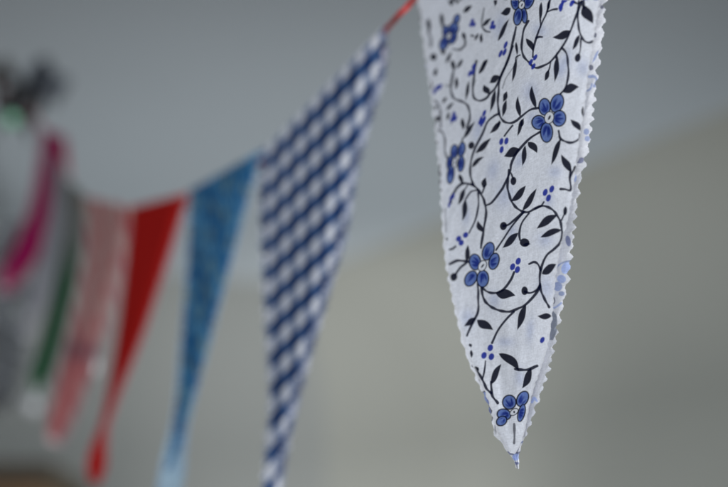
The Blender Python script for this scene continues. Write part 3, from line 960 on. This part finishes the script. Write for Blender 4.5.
def coved_wall(name, mat, pts, nrm, rc=.42):
    """wall face rising from the floor and turning into the ceiling through a cove added to soften the shading there"""
    prof = [(0, 0.), (0, HC - rc)] + [(rc * (1 - math.cos(t)), HC - rc + rc * math.sin(t)) for t in np.linspace(.05, math.pi / 2, 14)]
    V, Fc = [], []
    for p, n in zip(pts, nrm):
        for (o, z) in prof:
            V.append((p[0] + n[0] * o, p[1] + n[1] * o, z))
        V.append((p[0] + n[0] * rc, p[1] + n[1] * rc, HC + .15)); V.append((p[0] - n[0] * .15, p[1] - n[1] * .15, HC + .15)); V.append((p[0] - n[0] * .15, p[1] - n[1] * .15, 0))
    m = len(prof) + 3
    for i in range(len(pts) - 1):
        for k in range(m):
            a_, b_ = i * m + k, i * m + (k + 1) % m
            Fc.append((a_, b_, b_ + m, a_ + m))
    o = link_mesh(name, raw_mesh(name, V, Fc), mat)
    o['kind'] = 'structure'
    return o


# inward normals, and an added rounding that softens shade between the two walls
nR = np.array((dr_[1], -dr_[0])); nR = nR if nR[1] < 0 else -nR
nL = np.array((dl_[1], -dl_[0])); nL = nL if nL[1] < 0 else -nL
half = math.acos(float(dr_ @ dl_)) / 2
RF = .6
tl = RF / math.tan(half)
sR, sL = c2 + dr_ * tl, c2 + dl_ * tl
cen = sR + nR * RF
aL = math.atan2(-nL[1], -nL[0]); aR = math.atan2(-nR[1], -nR[0])
arc = [(cen + RF * np.array((math.cos(t), math.sin(t))), -np.array((math.cos(t), math.sin(t)))) for t in np.linspace(aL, aR, 17)]
mid_i = 8
Lpts = [c2 + dl_ * 7] + [q[0] for q in arc[:mid_i + 1]]; Ln = [nL] + [q[1] for q in arc[:mid_i + 1]]
Rpts = [q[0] for q in arc[mid_i:]] + [c2 + dr_ * 4.5]; Rn = [q[1] for q in arc[mid_i:]] + [nR]
coved_wall('wall_right', plaster('warm_plaster', (.42, .432, .40)), Rpts, Rn)
coved_wall('wall_left', plaster('grey_plaster', (.37, .388, .38)), Lpts, Ln)
vs = [(-7, -2, HC + .003), (6, -2, HC + .003), (6, 12, HC + .003), (-7, 12, HC + .003)]
vs += [(x, y, z + .1) for x, y, z in vs]
ce = link_mesh('ceiling', raw_mesh('ceiling', vs, [(0, 3, 2, 1), (4, 5, 6, 7), (0, 1, 5, 4), (1, 2, 6, 5), (2, 3, 7, 6), (3, 0, 4, 7)], False),
               plaster('ceiling_paint', (.485, .54, .585)))
ce['kind'] = 'structure'
fl = link_mesh('floor', raw_mesh('floor', [(-7, -2, 0), (6, -2, 0), (6, 12, 0), (-7, 12, 0)], [(0, 1, 2, 3)], False),
               wood_mat('floor_wood', (.22, .18, .13), (.16, .12, .09)))
fl['kind'] = 'structure'


# ------------------------------------------------------------------ light
def area(name, loc, target, size, energy, col=(1, 1, 1), spread=180):
    ld = bpy.data.lights.new(name, 'AREA')
    ld.shape = 'RECTANGLE'; ld.size, ld.size_y = size
    ld.energy = energy; ld.color = col
    o = bpy.data.objects.new(name, ld)
    COL.objects.link(o)
    ld.spread = math.radians(spread)
    o.location = loc
    o.rotation_euler = (Vector(target) - Vector(loc)).to_track_quat('-Z', 'Y').to_euler()
    return o


area('window_light', (1.9, .75, 1.9), (-.2, 1.0, 1.65), (1.3, 1.6), 21, (.97, .98, 1.0), 100)
area('room_light', (-.5, -.9, 1.75), (.1, 1.0, 1.65), (1.2, 1.2), 19.5, (.95, .98, 1.0))


def spot(name, loc, target, energy, cone, col=(.96, .99, 1.0), rad=.25):
    ld = bpy.data.lights.new(name, 'SPOT')
    ld.energy = energy; ld.spot_size = math.radians(cone); ld.spot_blend = 1.0; ld.shadow_soft_size = rad; ld.color = col
    o = bpy.data.objects.new(name, ld)
    COL.objects.link(o)
    o.location = loc
    o.rotation_euler = (Vector(target) - Vector(loc)).to_track_quat('-Z', 'Y').to_euler()


spot('ceiling_fill', (.0, 2.9, .4), (-.02, 3.5, 2.6), 76, 94)  # unseen spot added to brighten the ceiling from below
spot('corner_fill', (-.35, 3.65, 1.3), (.05, 4.45, 2.2), 25, 96, (1.0, .985, .96))  # unseen spot added to brighten the walls beside the corner
w = bpy.data.worlds.new('World')
scene.world = w
w.use_nodes = True
bg = w.node_tree.nodes['Background']
bg.inputs[0].default_value = (.80, .88, 1.0, 1)
bg.inputs[1].default_value = .3

scene.view_settings.view_transform = 'Standard'
scene.view_settings.look = 'None'
scene.view_settings.exposure = 0
scene.view_settings.gamma = 1
scene.cycles.max_bounces = 8
